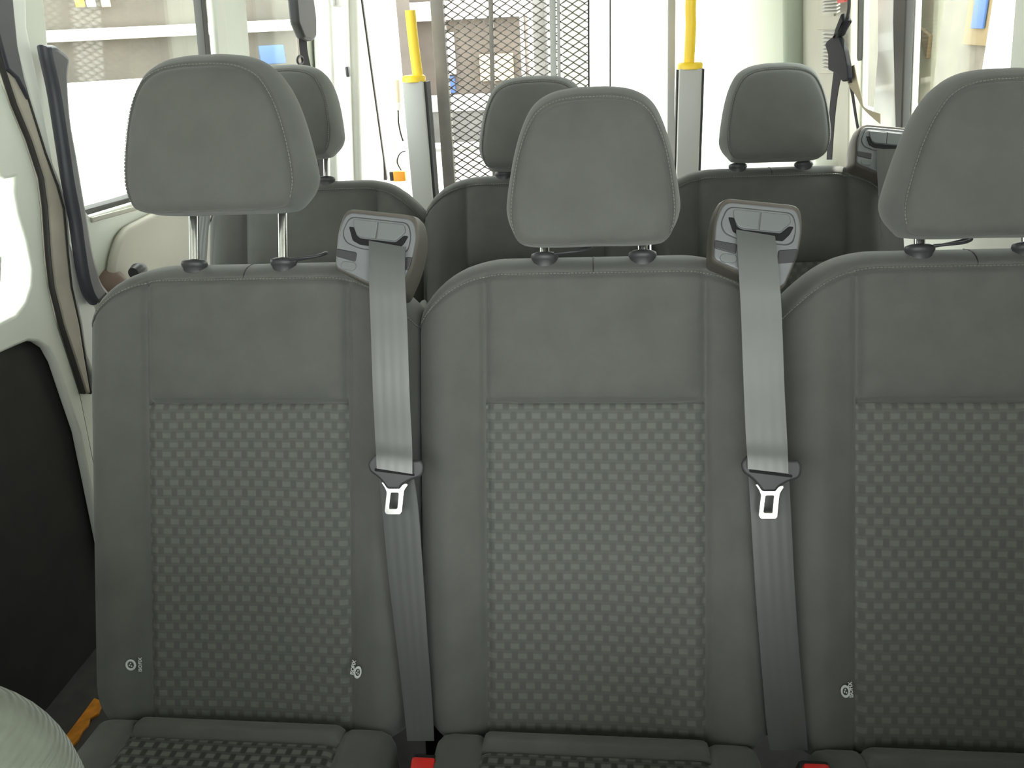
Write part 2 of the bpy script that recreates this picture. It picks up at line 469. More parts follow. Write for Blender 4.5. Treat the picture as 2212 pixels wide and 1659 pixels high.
def build_backrest(parent, coarse=False):
    fb = M['fabric']; st = .02 if coarse else .009; fi = .004 if coarse else .0016
    A1 = WB-RB+RB*PI/2+.06
    def vlist(v0, v1, step): return dense(v0, v1, step/.59, .03/.59, fi/.59)
    vT = None
    # inner panels (v measured at the panel, where top_t is nearly flat)
    bt = -.045; frac = (TM-bt)/(TS-bt)
    ins = sheet('patterned_insert', dense(-US, US, st, .015, fi), dense(0, frac, st/.59, .03, fi/.59), lambda a, v: back_pt(a, v), M['insert'], parent, True)
    upp = sheet('upper_panel', dense(-US, US, st, .015, fi), dense(frac, 1, st/.59, .04, fi/.59), lambda a, v: back_pt(a, v), fb, parent, True)
    for s, nm in ((-1, 'side_bolster'), (1, 'side_bolster')):
        us = dense(US, A1, st*.7, .015, fi); us = [q*s for q in us]
        if s < 0: us = us[::-1]
        sheet(nm, us, dense(0, 1, st/.59, .04, fi/.59), back_pt, fb, parent, True)
    us = dense(-A1, A1, st, .02, .006)
    us = sorted(set(us+[s*q for s in (-1, 1) for q in dense(US-.015, US+.015, .002)]))
    gt = sheet('top_band', us, [1, 1.0015, 1.003, 1.005, 1.008, 1.012, 1.018, 1.026, 1.034, 1.042, 1.05, 1.06, 1.07, 1.08, 1.10, 1.125], back_pt, fb, parent, True)
    # short cross seam on the top band
    tube('band_seam', [Vector(back_pt(.0, v))+Vector((0, -.0002, .0002)) for v in (1.003, 1.01, 1.02, 1.03, 1.045, 1.06)], .0007, M['shell'], gt, 6)
    pts = [Vector(back_pt(a, 1.0012))+Vector((0, -.0022, .0022)) for a in np.linspace(-A1+.05, A1-.05, 120)]
    stitch('stitching', pts, gt, r=.0008)
    # rear shell
    L = []
    for a in np.linspace(-.2, .2, 41): L.append((a, top_t(a)-.012))
    for a in np.linspace(.2, -.2, 9): L.append((a, -.05))
    plate('rear_shell', [L], (0, .105, 0), (1, 0, 0), (0, 0, 1), .05, M['shell'], parent, .012)

def cushion_pt(a, y):
    """cushion: a across, y from the rear edge forward (m, negative forward)"""
    WC, RC = .191, .018
    s = abs(a); k = WC-RC
    if s < k: x, dz = a, 0
    else:
        th = (s-k)/RC
        if th < PI/2: x = math.copysign(k+RC*math.sin(th), a); dz = -RC*(1-math.cos(th))
        else: x = math.copysign(WC, a); dz = -RC-(s-k-RC*PI/2)
    z = 0.0
    z += .045*(-y)                                # rises to the front
    z += .012*smooth((s-US)/.03)*(1-smooth((s-.165)/.03))*smooth((-y-.03)/.12) - .005*g(s-US, .005)
    if y > -.03: z -= .03*(1-math.sqrt(max(0, 1-((y+.03)/.03)**2))) if y <= 0 else .03+y
    if s < US:
        z += .008*smooth((-y-.004)/.012)*(1-smooth((-y-.030)/.010)); z -= .006*g(-y-.040, .004)
    if y < -.42: z -= .06*(1-math.sqrt(max(0, 1-((y+.42)/.06)**2)))
    return (x, min(y, 0), z+dz)
def build_cushion(parent):
    """in world-aligned axes, origin at the crease"""
    A1 = .191-.018+.018*PI/2+.09
    ys = [.12, .06, .03, .0]+[-.002, -.004, -.007, -.011, -.016, -.022, -.028, -.032, -.034, -.036, -.038, -.040, -.042, -.044, -.047, -.052, -.06]+[-.06-.02*i for i in range(1, 19)]+[-.43, -.44, -.45, -.46, -.47, -.477, -.48]
    ys = ys[::-1]
    r1 = [y for y in ys if y <= -.040]; r2 = [y for y in ys if y >= -.040]
    c = empty('cushion_anchor')
    COL.objects.unlink(c); bpy.data.objects.remove(c)
    us_all = dense(-A1, A1, .012, .02, .006); us_all = sorted(set([u for u in us_all if abs(u) >= US]+[US, -US]+[s*q for s in (-1, 1) for q in dense(US, US+.03, .003, .01, .002)]))
    cl = sheet('seat_cushion', [u for u in us_all if u <= -US], ys, cushion_pt, M['fabric'], parent, False)
    base_v = cl
    sheet('cushion_bolster', [u for u in us_all if u >= US], ys, cushion_pt, M['fabric'], cl, False)
    sheet('cushion_rear_band', dense(-US, US, .01, .015, .002), r2, cushion_pt, M['fabric'], cl, False)
    sheet('cushion_insert', dense(-US, US, .01, .015, .002), r1, cushion_pt, M['insert_c'], cl, False)
    sh = box('cushion_pan', (0, -.24, -.13), (.40, .46, .09), M['shell'], cl, bev=.02)
    return cl

def build_seat(cx, dy, label, coarse=False, head=None, lever=None, housing=False, cushion=True, cush_len=1, group='passenger seats'):
    root = empty('passenger_seat', (cx, YB+dy, 0)); tag(root, label, 'seat', group)
    back = empty('backrest', (0, 0, ZB), (-REC, 0, 0), root)
    # the backrest parts sit straight on the seat: an empty would be a level of its own, so they get its transform
    made = []
    n0 = set(bpy.data.objects)
    build_backrest(back, coarse)
    hd = dict(dz=.007); hd.update(head or {}); pdx = hd.pop('pdx', 0)
    h = build_head(back, M['fabric'], **hd)
    for s in (-1, 1): post(h, s*.0595+pdx, .535, .60+hd['dz'])
    for s in (-1, 1): collar(back, s*.0595+pdx, lever == s)
    if housing: build_housing(back)
    if cushion:
        c = empty('cushion', (0, 0, 0), (0, 0, 0), root); cl = build_cushion(c)
        c.location = (0, -.012, ZB+.004); c.scale = (1, cush_len, 1)
    # pedestal
    ped = empty('pedestal', (0, 0, 0), (0, 0, 0), root)
    for s in (-1, 1):
        plate('leg', [rpoly([(-.05, 0), (-.42, 0), (-.36, .32), (-.02, .32)], .02)], (s*.15, 0, 0), (0, 1, 0), (0, 0, 1), .03, M['shell'], ped, .003)
    bpy.context.view_layer.update()
    # flatten the three helper empties so that every part is a child of the seat
    for e in (back, c if cushion else None, ped):
        if e is None: continue
        for ch in list(e.children):
            mw = root.matrix_world.inverted() @ ch.matrix_world
            ch.parent = root; ch.matrix_parent_inverse = Matrix(); ch.matrix_local = mw
        bpy.data.objects.remove(e)
    return root

# belt outlet moulded on the right shoulder; local seat axes (x, n, t)
HX, HT = .1845, .578
def build_housing(parent):
    """coordinates (p, q) on a face turned a few degrees clockwise"""
    ang = -.13
    e1 = Vector((math.cos(ang), 0, math.sin(ang))); e2 = Vector((-math.sin(ang), 0, math.cos(ang)))
    yo = -.047; KX = .93
    e2 = (e2+Vector((0, .10, 0))).normalized()       # face leans a little
    def O(d): return Vector((HX, yo, HT))-e1.cross(e2)*(-d)*1.0
    nrm = e1.cross(e2)                                  # points to the camera side (-y)
    def at(d): return Vector((HX, yo, HT))+nrm*d
    out = rpoly([(-.054, .018), (-.047, .045), (.047, .045), (.0535, .020), (.052, -.012), (.040, -.05), (.030, -.055), (-.0505, -.030)], [.02, .012, .012, .018, .03, .01, .01, .006])
    # body as a loft: face outline growing towards the rear
    S = len(out); V = []; F = []
    for d, k, dq in ((0, .955, 0), (-.002, .985, 0), (-.006, 1.0, .0), (-.02, 1.02, .002), (-.04, 1.02, .003), (-.06, .98, .001), (-.075, .88, -.004), (-.082, .7, -.008)):
        for p in out:
            c = at(d)+e1*p[0]*k*KX+e2*(p[1]*k+dq); V.append(c)
    nr = 8
    for j in range(nr-1):
        for i in range(S): F.append((j*S+i, j*S+(i+1) % S, (j+1)*S+(i+1) % S, (j+1)*S+i))
    F.append(tuple(range(S))[::-1]); F.append(tuple((nr-1)*S+i for i in range(S)))
    hb = mesh('belt_outlet', V, F, M['plastic_brown_lit'], parent, sharp=50)
    hb['label'] = 'grey plastic belt outlet on the shoulder of the backrest'
    P = lambda nm, L, d, th, mt, bv=.0008: plate(nm, [[(a_*KX, b_) for a_, b_ in l_] for l_ in L], at(d), e1, e2, th, mt, hb, bv)
    face = rpoly([(-.051, .016), (-.044, .039), (.043, .039), (.0505, .018), (.049, -.012), (.038, -.048), (.030, -.052), (-.048, -.028)], [.02, .012, .012, .018, .03, .01, .01, .006])
    P('face_plate', [face], .0005, .005, M['plastic'], .0018)
    P('lid_groove', [rpoly([(-.046, .013), (-.040, .034), (.039, .034), (.045, .016), (.043, .0), (.036, -.004), (-.020, -.004), (-.040, .002)], .009)], .0022, .0024, M['plastic_side'], .0006)
    P('lid', [rpoly([(-.045, .0135), (-.039, .033), (.038, .033), (.044, .016), (.042, .0015), (.035, -.003), (-.020, -.003), (-.039, .003)], .009)], .003, .003, M['plastic'], .001)
    P('slot_shade', [rpoly([(-.0375, .021), (-.0305, .021), (-.026, .0115), (-.020, .0085), (.026, .0085), (.031, .0135), (.035, .0175), (.041, .0175), (.037, .008), (.030, .000), (-.020, .001), (-.030, .005)], .002)], .0042, .003, M['slotshade'], .0005)  # black plate over the lid, painted shade of the outlet opening
    P('flap', [rpoly([(-.031, .021), (-.033, .0305), (-.0005, .0305), (-.0005, .0095), (-.019, .0095), (-.0255, .012)], [.003, .006, .001, .001, .003, .003])], .0048, .004, M['plastic_lid'], .001)
    P('flap', [rpoly([(.0008, .0095), (.0008, .0305), (.034, .0305), (.037, .022), (.034, .018), (.030, .0145), (.0255, .0095)], [.001, .001, .006, .003, .003, .003, .003])], .0048, .004, M['plastic_lid'], .001)
    P('lower_step', [rpoly([(-.0505, -.006), (-.0225, -.008), (-.0225, -.020), (-.049, -.016)], .003)], .0022, .003, M['plastic_side'], .0012)
    P('lower_step', [rpoly([(.026, -.010), (.0495, -.006), (.047, -.022), (.026, -.026)], .003)], .0022, .003, M['plastic_side'], .0012)
    P('oval_cap', [rrect(-.041, -.0305, -.021, -.0205, .0049)], .0032, .003, M['plastic_lid'], .0008)
    return hb

# ---------------------------------------------------------------- seat belts in front of the first row
def seat_frame(cx, dy=0):
    e2 = Vector((0, math.sin(REC), math.cos(REC))); e3 = Vector((0, math.cos(REC), -math.sin(REC)))
    o = Vector((cx, YB+dy, ZB))
    return o, e3, e2
def SP(cx, px, py, n, dy=0):
    o, e3, e2 = seat_frame(cx, dy); return hit(px, py, e3, e3.dot(o)+n)
def ribbon(name, rows, mt, parent=None, th=.0014, dims=7):
    """rows: (left point, right point); a strap with thickness and softly raised edges"""
    L = catmull([r[0] for r in rows], 8); Rr = catmull([r[1] for r in rows], 8)
    V, F, UV = [], [], []
    n = len(L); K = dims
    s = 0
    for i in range(n):
        a, b = L[i], Rr[i]; d = (L[min(i+1, n-1)]-L[max(i-1, 0)]).normalized(); nr = (b-a).normalized().cross(d).normalized()
        if i: s += (L[i]-L[i-1]).length
        for k in range(K):
            t = k/(K-1); V.append(a.lerp(b, t)+nr*th/2); UV.append((t*.045, s))
        for k in range(K):
            t = k/(K-1); V.append(a.lerp(b, t)-nr*th/2); UV.append((t*.045, s))
    W2 = 2*K
    for i in range(n-1):
        for k in range(K-1):
            F.append((i*W2+k, i*W2+k+1, (i+1)*W2+k+1, (i+1)*W2+k))
            F.append((i*W2+K+k+1, i*W2+K+k, (i+1)*W2+K+k, (i+1)*W2+K+k+1))
        F.append((i*W2+K, i*W2, (i+1)*W2, (i+1)*W2+K)); F.append((i*W2+K-1, i*W2+2*K-1, (i+1)*W2+2*K-1, (i+1)*W2+K-1))
    F.append(tuple(range(K))+tuple(range(2*K-1, K-1, -1)))
    e = (n-1)*W2; F.append(tuple(e+k for k in range(K))[::-1]+tuple(e+K+k for k in range(K)))
    me = bpy.data.meshes.new(name); me.from_pydata([tuple(v) for v in V], [], F); 
    uv = me.uv_layers.new(name='UVMap')
    for li, lp in enumerate(me.loops): uv.data[li].uv = (UV[lp.vertex_index][0]*1.0, UV[lp.vertex_index][1])
    me.update(); o = link(name, me, mt, parent); me.set_sharp_from_angle(angle=math.radians(50)); return o

def build_belt(cx, rows_up, rows_dn, tpts, label):
    """rows: (pxL, pxR, y, n). tpts: tongue frame: centre px, scale"""
    root = empty('seat_belt', SP(cx, rows_up[0][0], rows_up[0][2], rows_up[0][3])); tag(root, label, 'seat belt', 'lap and shoulder belts')
    inv = Matrix.Translation(-root.location)
    up = [(SP(cx, a, y+sk, n), SP(cx, b, y-sk, n)) for a, b, y, n, sk in rows_up]
    dn = [(SP(cx, a, y, n), SP(cx, b, y, n)) for a, b, y, n in rows_dn]
    for nm, rr in (('shoulder_webbing', up), ('lap_webbing', dn)):
        o = ribbon(nm, rr, M['web'], None); o.data.transform(inv); o.parent = root
    # tongue: black handle and steel plate, drawn in pixels of the first belt at tongue depth
    ox, oy, sc, n = tpts
    o0, e3, e2 = seat_frame(cx)
    def T(px, py, dn_=0): return SP(cx, ox+(px)*sc, oy+(py)*sc, n+dn_)
    c = T(0, 0); e1 = (T(50, 4)-c).normalized(); ev = (T(0, -50)-c)
    def loc(px, py):
        d = T(px, py)-c; e1n = e1; e2n = (ev-e1n*e1n.dot(ev)).normalized(); return (d.dot(e1n), d.dot(e2n))
    hand = [loc(*q) for q in ((-62, -12), (-58, -20), (-48, -32), (-40, -34), (40, -20), (52, -22), (60, -10), (58, 8), (52, 16), (28, 24), (12, 34), (8, 42), (-20, 42), (-26, 32), (-38, 18), (-58, 4))]
    slot_shade = [loc(*q) for q in ((-40, -16), (38, -6), (38, -14), (-40, -25))]
    tg = plate('tongue_handle', [rpoly(hand, .006)], c, e1, ev, .007, M['plastic_side'], None, .0028)
    st = [loc(*q) for q in ((-34, 28), (-27, 26), (-19, 36), (-4, 39), (8, 38), (14, 31), (22, 29), (25, 34), (17, 46), (15, 60), (12, 93), (8, 98), (-22, 98), (-27, 92), (-22, 50), (-26, 40))]
    ho = [loc(*q) for q in ((-12, 51), (4, 51), (1, 84), (-16, 84))]
    pt = plate('tongue_plate', [rpoly(st, .002), rpoly(ho, .0012)], c, e1, ev, .0024, M['steel'], None, .0008)
    pt['label'] = 'shiny steel plate with a rectangular hole'
    sl = plate('slot_shade', [rpoly([loc(*q) for q in ((-46, -4), (40, 8), (40, 14), (-46, 3))], .002)], c+e1.cross((ev-e1*e1.dot(ev)).normalized())*.0033, e1, ev, .0012, M['slotshade'], None, .0003)  # dark plate painted as the shade where the strap enters the handle
    sl.data.transform(inv); sl.parent = tg
    for o in (tg, pt): o.data.transform(inv); o.parent = root
    pt.parent = tg
    return root

# ==================================================================== THE VAN
fl = struct(box('floor', (-.21, 1.35, -.03), (1.90, 5.1, .06), M['floor'], bev=0))
struct(box('ceiling', (-.19, 1.33, 1.86), (1.72, 5.1, .06), M['ceil'], bev=0))
zz = lambda z: z
# plane axes for the two leaning side walls
E1, E2L, E2R = Vector((0, 1, 0)), Vector((LEAN, 0, 1)).normalized(), Vector((-LEAN, 0, 1)).normalized()
OL = Vector((XL-LEAN*.75, 0, 0)); OR = Vector((XR+LEAN*.75, 0, 0))
def lw(px, py, off=0): d = onL(px, py, off)-OL; return (d.y, d.dot(E2L))
def rw(px, py, off=0): d = onR(px, py, off)-OR; return (d.y, d.dot(E2R))
def plateL(name, loops, off, th, m, bev=.003, parent=None):
    """loops in (Y, height) on the left wall plane; off: towards the cabin"""
    return plate(name, loops, OL+Vector((off, 0, 0)), E1, E2L, th, m, parent, bev)
def plateR(name, loops, off, th, m, bev=.003, parent=None):
    return plate(name, loops, OR-Vector((off, 0, 0)), E1, E2R, th, m, parent, bev)

# ---- left side wall behind the sliding door
w1 = [(1.655, 1.75), lw(120, 0), lw(131, 130), lw(150, 250), lw(186, 390), lw(205, 452), lw(216, 466), lw(307, 438), lw(440, 392), lw(452, 380), (2.43, .98), (2.42, 1.75)]
w2 = rrect(2.60, .97, 3.12, 1.74, .05)
outer = [(1.53, -.02), (3.92, -.02), (3.92, 1.86), (1.53, 1.86)]
struct(plateL('wall_left', [outer, w1, w2], -.03, .014, M['offwhite'], .003))
g1 = struct(plateL('window_1', [rrect(1.56, .86, 3.2, 1.80, .04)], -.085, .005, M['glass'], .001))
# black rubber strips round the first window
def strip_from(name, pts, wdt, base_plate, off, th, m, bev=.002, parent=None):
    L = []
    P = [Vector(p) for p in pts]
    a, b = [], []
    for i, p in enumerate(P):
        d = (P[min(i+1, len(P)-1)]-P[max(i-1, 0)]).normalized(); nn = Vector((-d.y, d.x)); w_ = wdt[i] if isinstance(wdt, list) else wdt
        a.append(tuple(p+nn*w_/2)); b.append(tuple(p-nn*w_/2))
    return base_plate(name, [a+b[::-1]], off, th, m, bev, parent)
struct(strip_from('trim_1', [lw(214, 468), lw(307, 440), lw(450, 392)], .024, plateL, -.06, .03, M['rubber']))
struct(strip_from('trim_2', [lw(218, 474), lw(309, 449), lw(450, 402)], .010, plateL, -.028, .02, M['beige']))
struct(strip_from('trim_3', [(2.445, 1.78), lw(455, 0), lw(465, 110), lw(495, 400)], .030, plateL, -.03, .022, M['rubber']))
struct(strip_from('trim_4', [(2.53, 1.80), lw(483, 0), lw(492, 110), lw(520, 400)], .075, plateL, -.022, .022, M['offwhite'], .008))
# beige inner panel under the window, belt trim, wheel arch
struct(plateL('trim_5', [rpoly([(1.75, .08), (3.05, .08), (3.05, .86), (2.4, .90), (1.75, .88), (1.68, .8)], .05)], -.01, .02, M['beige'], .008))
# rear corner post of the body, moulded in steps
for nm, a, b, off, mt in (('trim_6', 3.16, 3.46, .02, 'white'), ('trim_7', 3.40, 3.78, .05, 'white'), ('trim_8', 3.74, 3.92, .03, 'offwhite')):
    struct(plateL(nm, [rrect(a, .02, b, 1.84, .03)], off, .07, M[mt], .02))
struct(strip_from('trim_9', [lw(772, -20, .075), lw(800, 180, .075), lw(830, 390, .075)], .016, plateL, .075, .03, M['rubber']))
b_ = box('body_plug', onL(752, 155, .10), (.012, .03, .035), M['black'], bev=.004); tag(b_, 'small black oval plug in the white rear corner panel', 'plug')
b_ = box('roof_latch', onL(727, 3, .10), (.02, .09, .035), M['column'], bev=.008); tag(b_, 'small grey latch plate at the top of the white rear corner panel', 'latch')

# ---- sliding door at the left: white frame, its window, black lower lining
dop = [(-1.3, -.06), (1.53, -.02), (1.53, 1.86), (-1.3, 1.86)]
rim = [lw(x, y) for x, y in ((0, 162), (25, 228), (58, 310), (82, 385), (90, 445), (98, 560), (106, 620), (125, 700), (150, 775), (174, 850))]
hole = [lw(x, y) for x, y in ((2, 382), (14, 387), (34, 382), (31, 398), (29, 415), (38, 462), (56, 520), (68, 580), (66, 615), (55, 650), (35, 678), (0, 697))]
ff = rim[0]
frame_outer = [(ff[0]-.06, 1.86)]+rim+[(1.53, -.06), (-1.3, -.06), (-1.3, 1.86)]
door_hole = [(1.26, 1.16), (1.36, 1.16)]+[hole[0]]+hole[1:]+[(1.36, .925), (1.28, .93), (1.25, .98)]
low = [lw(x, y) for x, y in ((0, 763), (40, 745), (62, 736), (82, 738), (104, 752), (122, 785), (146, 858), (172, 935))]
low_hole = [(.1, .80)]+low+[(1.50, -.03), (.1, -.03)]
fr_door = rrect(-1.05, .98, -.50, 1.60, .08)
struct(plateL('door_1', [frame_outer, door_hole, low_hole, fr_door], -.01, .02, M['offwhite'], .006))
struct(plateL('window_2', [rrect(.22, .85, 1.48, 1.70, .05)], -.045, .005, M['glass'], .001))
struct(plateL('window_3', [rrect(-1.0, .88, .0, 1.68, .05)], -.045, .005, M['glass'], .001))
struct(plateL('trim_10', [rpoly([(-.05, -.06), (1.56, -.06), (1.53, .76), (1.36, .80), (-.05, .80)], .03)], -.024, .006, M['blacktrim'], .002))
# beige rubber door seal, dark at its top, white pillar strip beside it
sealc = [(1.60, 1.86)]+[lw(x, y) for x, y in ((-2, 60), (22, 190), (62, 320), (98, 400), (112, 460), (120, 560), (128, 640), (148, 730), (170, 800), (190, 860))]
seal_l = [lw(x, y) for x, y in ((-60, -60), (0, 150), (25, 225), (58, 305), (84, 385), (92, 445), (100, 560), (107, 620), (127, 700), (152, 775), (176, 850))]
seal_r = [lw(x, y) for x, y in ((6, -60), (26, 120), (52, 210), (90, 330), (116, 400), (130, 450), (138, 540), (147, 620), (165, 700), (176, 770), (190, 850))]
struct(plateL('trim_11', [seal_l+seal_r[::-1]], -.002, .022, M['seal'], .008))
struct(strip_from('trim_12', [Vector(p) for p in seal_l], .004, plateL, .004, .012, M['rubber'], .002))
struct(strip_from('trim_13', [Vector(p) for p in seal_r], .0055, plateL, .002, .014, M['rubber'], .002))
struct(plateL('trim_14', [[lw(x, y) for x, y in ((-30, -60), (-30, 40), (0, 150), (22, 170), (38, 200), (46, 215), (22, 100), (6, -60))]], .005, .02, M['trim'], .004))
struct(plateL('trim_15', [[lw(x, y) for x, y in ((8, -60), (28, 110), (54, 205), (92, 325), (118, 395), (133, 445), (141, 540), (150, 620), (168, 700), (178, 770), (215, 850), (235, 720), (190, 640), (140, 500), (112, 350), (80, 180), (55, 60), (52, -60))]], -.006, .022, M['white'], .008))
# dark belt cover on the pillar
cover_l = [lw(x, y, .004) for x, y in ((72, 98), (78, 130), (92, 190), (104, 260), (115, 330), (126, 400), (140, 470), (150, 540), (160, 600), (172, 640), (186, 660))]
cover_r = [lw(x, y, .012) for x, y in ((104, 99), (133, 126), (130, 170), (136, 260), (150, 340), (160, 400), (172, 470), (184, 540), (197, 590), (206, 612), (222, 632))]
cv = plateL('belt_cover', [catt for catt in [[tuple(p)[:2] for p in catmull([Vector((*q, 0)) for q in cover_l], 4)]+[tuple(p)[:2] for p in catmull([Vector((*q, 0)) for q in cover_r], 4)][::-1]]], .018, .026, M['trim'], .011)
tag(cv, 'long curved dark grey belt cover fixed to the white pillar beside the window', 'belt cover')

# ---- small fittings low on the left wall
bc = onY(238, 640, 1.70)
o = tube('rounded_cover', [bc+Vector((0, 0, -.06)), bc, bc+Vector((0, 0, .03)), bc+Vector((0, 0, .052)), bc+Vector((0, 0, .060))], [.046, .046, .043, .030, .012], M['brown'], None, 24); tag(o, 'brown rounded cover behind the shoulder of the left seat', 'cover')
pk = onY(298, 585, 1.72)
o = tube('round_knob', [pk+Vector((0, -.02, 0)), pk, pk+Vector((0, .02, 0))], [.012, .017, .012], M['black'], None, 16); tag(o, 'small round black knob beside the brown cover', 'knob')
o = box('orange_floor_strip', (0, 0, 0), (1, 1, 1), M['orange']); bpy.data.objects.remove(o)
sq = [onZ(x, y, .0) for x, y in ((205, 1512), (224, 1520), (214, 1545), (196, 1556), (192, 1570), (180, 1582), (172, 1600), (160, 1612), (136, 1604), (168, 1562))]
o = plate('step_edge_strip', [[(p.x, p.y) for p in sq]], (0, 0, .003), (1, 0, 0), (0, 1, 0), .006, M['orange'], None, .001); tag(o, 'worn orange strip on the floor edge by the dark door step', 'floor strip')
c0 = onZ(198, 1622, .02)
o = tube('floor_bracket', catmull([onZ(178, 1640, .02), onZ(188, 1626, .03), onZ(200, 1618, .03), onZ(212, 1604, .02)], 5), .007, M['column'], None, 8); tag(o, 'small grey bracket on the floor under the orange strip', 'bracket')

# ---- right side wall
Rouf = [(-1.3, -.02), (3.92, -.02), (3.92, 1.86), (-1.3, 1.86)]
rwin1 = [rw(x, y) for x, y in ((1954, -5), (1946, 290), (1940, 470))]
y0 = rwin1[1][0]
rA = rrect(1.60, .93, rwin1[0][0], 1.74, .04)
rB = rrect(rw(1893, 60)[0], .90, rw(1846, 60)[0], 1.74, .03)
rC = rrect(-.95, .92, .02, 1.62, .08)
struct(plateR('wall_right', [Rouf, rA, rB, rC], -.03, .014, M['offwhite'], .004))
struct(plateR('window_4', [rrect(1.55, .86, 3.1, 1.80, .04)], -.085, .005, M['glass'], .001))
struct(plateR('window_5', [rrect(-1.0, .88, .08, 1.68, .05)], -.085, .005, M['glass'], .001))
struct(plateR('trim_16', [[rw(1894, -40), rw(1893, 120), rw(1884, 240), rw(1874, 330), rw(1932, 400), rw(1935, 300), rw(1930, 120), rw(1927, -40)]], -.012, .022, M['white'], .008))
struct(plateR('trim_17', [[rw(1928, -40), rw(1924, 150), rw(1912, 300), rw(1900, 500), rw(1938, 500), rw(1944, 300), rw(1950, 120), rw(1956, -40)]], -.012, .02, M['rubber'], .004))
struct(strip_from('trim_18', [rw(1846, -40), rw(1843, 120), rw(1838, 200)], .007, plateR, -.02, .02, M['rubber'], .002))
struct(plateR('trim_19', [[rw(1740, -60), rw(1738, 260), rw(1730, 420), rw(1838, 420), rw(1842, 200), rw(1846, -60)]], -.01, .04, M['beige'], .006))
struct(plateR('trim_20', [[rw(1600, -60), rw(1598, 260), rw(1598, 420), rw(1745, 420), rw(1742, 200), rw(1742, -60)]], .035, .07, M['palegreen'], .025))
for nm, ya, yb in (('upper', -30, 34), ('lower', 64, 158)):
    vt = empty('air_vent', onR(1795, (ya+yb)/2, .02)); tag(vt, 'slatted vent grille, %s of the two on the beige rear panel' % nm, 'vent', 'vents on the rear panel')
    n = int((yb-ya)/8)
    fr = plateR('frame', [[rw(1776, ya), rw(1776, yb), rw(1813, yb), rw(1813, ya)]], .012, .006, M['beige'], .001)
    fr.data.transform(Matrix.Translation(-vt.location)); fr.parent = vt
    for k in range(n):
        y = ya+5+k*(yb-ya-6)/n
        a, b = onR(1779, y, .036), onR(1811, y, .036)
        c = (a+b)/2
        s = box('slat', c-vt.location, (.010, (a-b).length, .004), M['louver'], vt, rot=(0, -.5, 0), bev=.001)
# rear-quarter shelf seen left of the far headrest
struct(plateR('trim_21', [rpoly([(2.6, .1), (3.9, .1), (3.9, .80), (3.2, .86), (2.6, .84)], .05)], .03, .10, M['offwhite'], .02))

# front bulkhead, dash and the rear sill close the shell
struct(box('wall_front', (-.19, -1.24, .47), (1.72, .12, 1.02), M['shell'], bev=0))
struct(box('trim_22', (-.19, 3.9, 1.83), (1.72, .08, .10), M['offwhite'], bev=.01))

# ---- open rear door, swung back at the left
hx = onL(800, 200).x
dl = [(0, 0), (.78, 0), (.78, 1.75), (0, 1.75)]
struct(plate('door_2', [rrect(0, .0, .62, 1.78, .05), rrect(.08, .50, .20, .78, .03), rrect(.10, 1.05, .22, 1.30, .03), rrect(.12, 1.36, .2, 1.44, .02)], (-1.02, 4.0, .0), (-.10, 1, 0), (0, 0, 1), .06, M['offwhite'], None, .012))
struct(plate('trim_23', [rrect(0.02, .02, .60, 1.76, .05)], (-1.075, 4.0, .0), (-.10, 1, 0), (0, 0, 1), .02, M['offwhite'], None, .004))

# ==================================================================== SEATS
s1 = build_seat(X2-PITCH_S, 0, 'dark grey passenger seat at the door side with its headrest raised on chrome posts', head=dict(dz=.051, dx=-.011, sc=1.03, pdx=-.012, taper=.04, shear=.014, wide=1.02), lever=1, housing=True)
s2 = build_seat(X2, 0, 'dark grey passenger seat in the middle of the first row, belts on both sides', head=dict(dz=.002, sc=.98, taper=.05, wide=.95), lever=-1, housing=True)
s3 = build_seat(X2+PITCH_S, 0, 'dark grey passenger seat cut by the right picture edge, beside the second hanging belt', head=dict(dz=.002, dx=-.003, sc=.985, taper=.20, shear=-.010, wide=1.06), lever=-1)
r2 = dict(coarse=True)
ra = build_seat(X2-PITCH_S+ROW_DX, ROW_DY, 'rear row seat half hidden behind the raised headrest', coarse=True, head=dict(dz=.028, dx=-.034, sc=.95, pdx=-.03), cush_len=.75, group='rear row seats')
rb = build_seat(X2+ROW_DX, ROW_DY, 'rear row seat in front of the wire mesh ramp, mostly hidden by the middle headrest', coarse=True, head=dict(dz=-.008, sc=.92, wide=1.05, dx=.006), group='rear row seats')
rc = build_seat(X2+PITCH_S+ROW_DX, ROW_DY, 'rear row seat with an uncovered headrest and a belt outlet on its shoulder', coarse=True, head=dict(dz=-.006, sc=.93, wide=.94, dx=.0), housing=True, group='rear row seats')

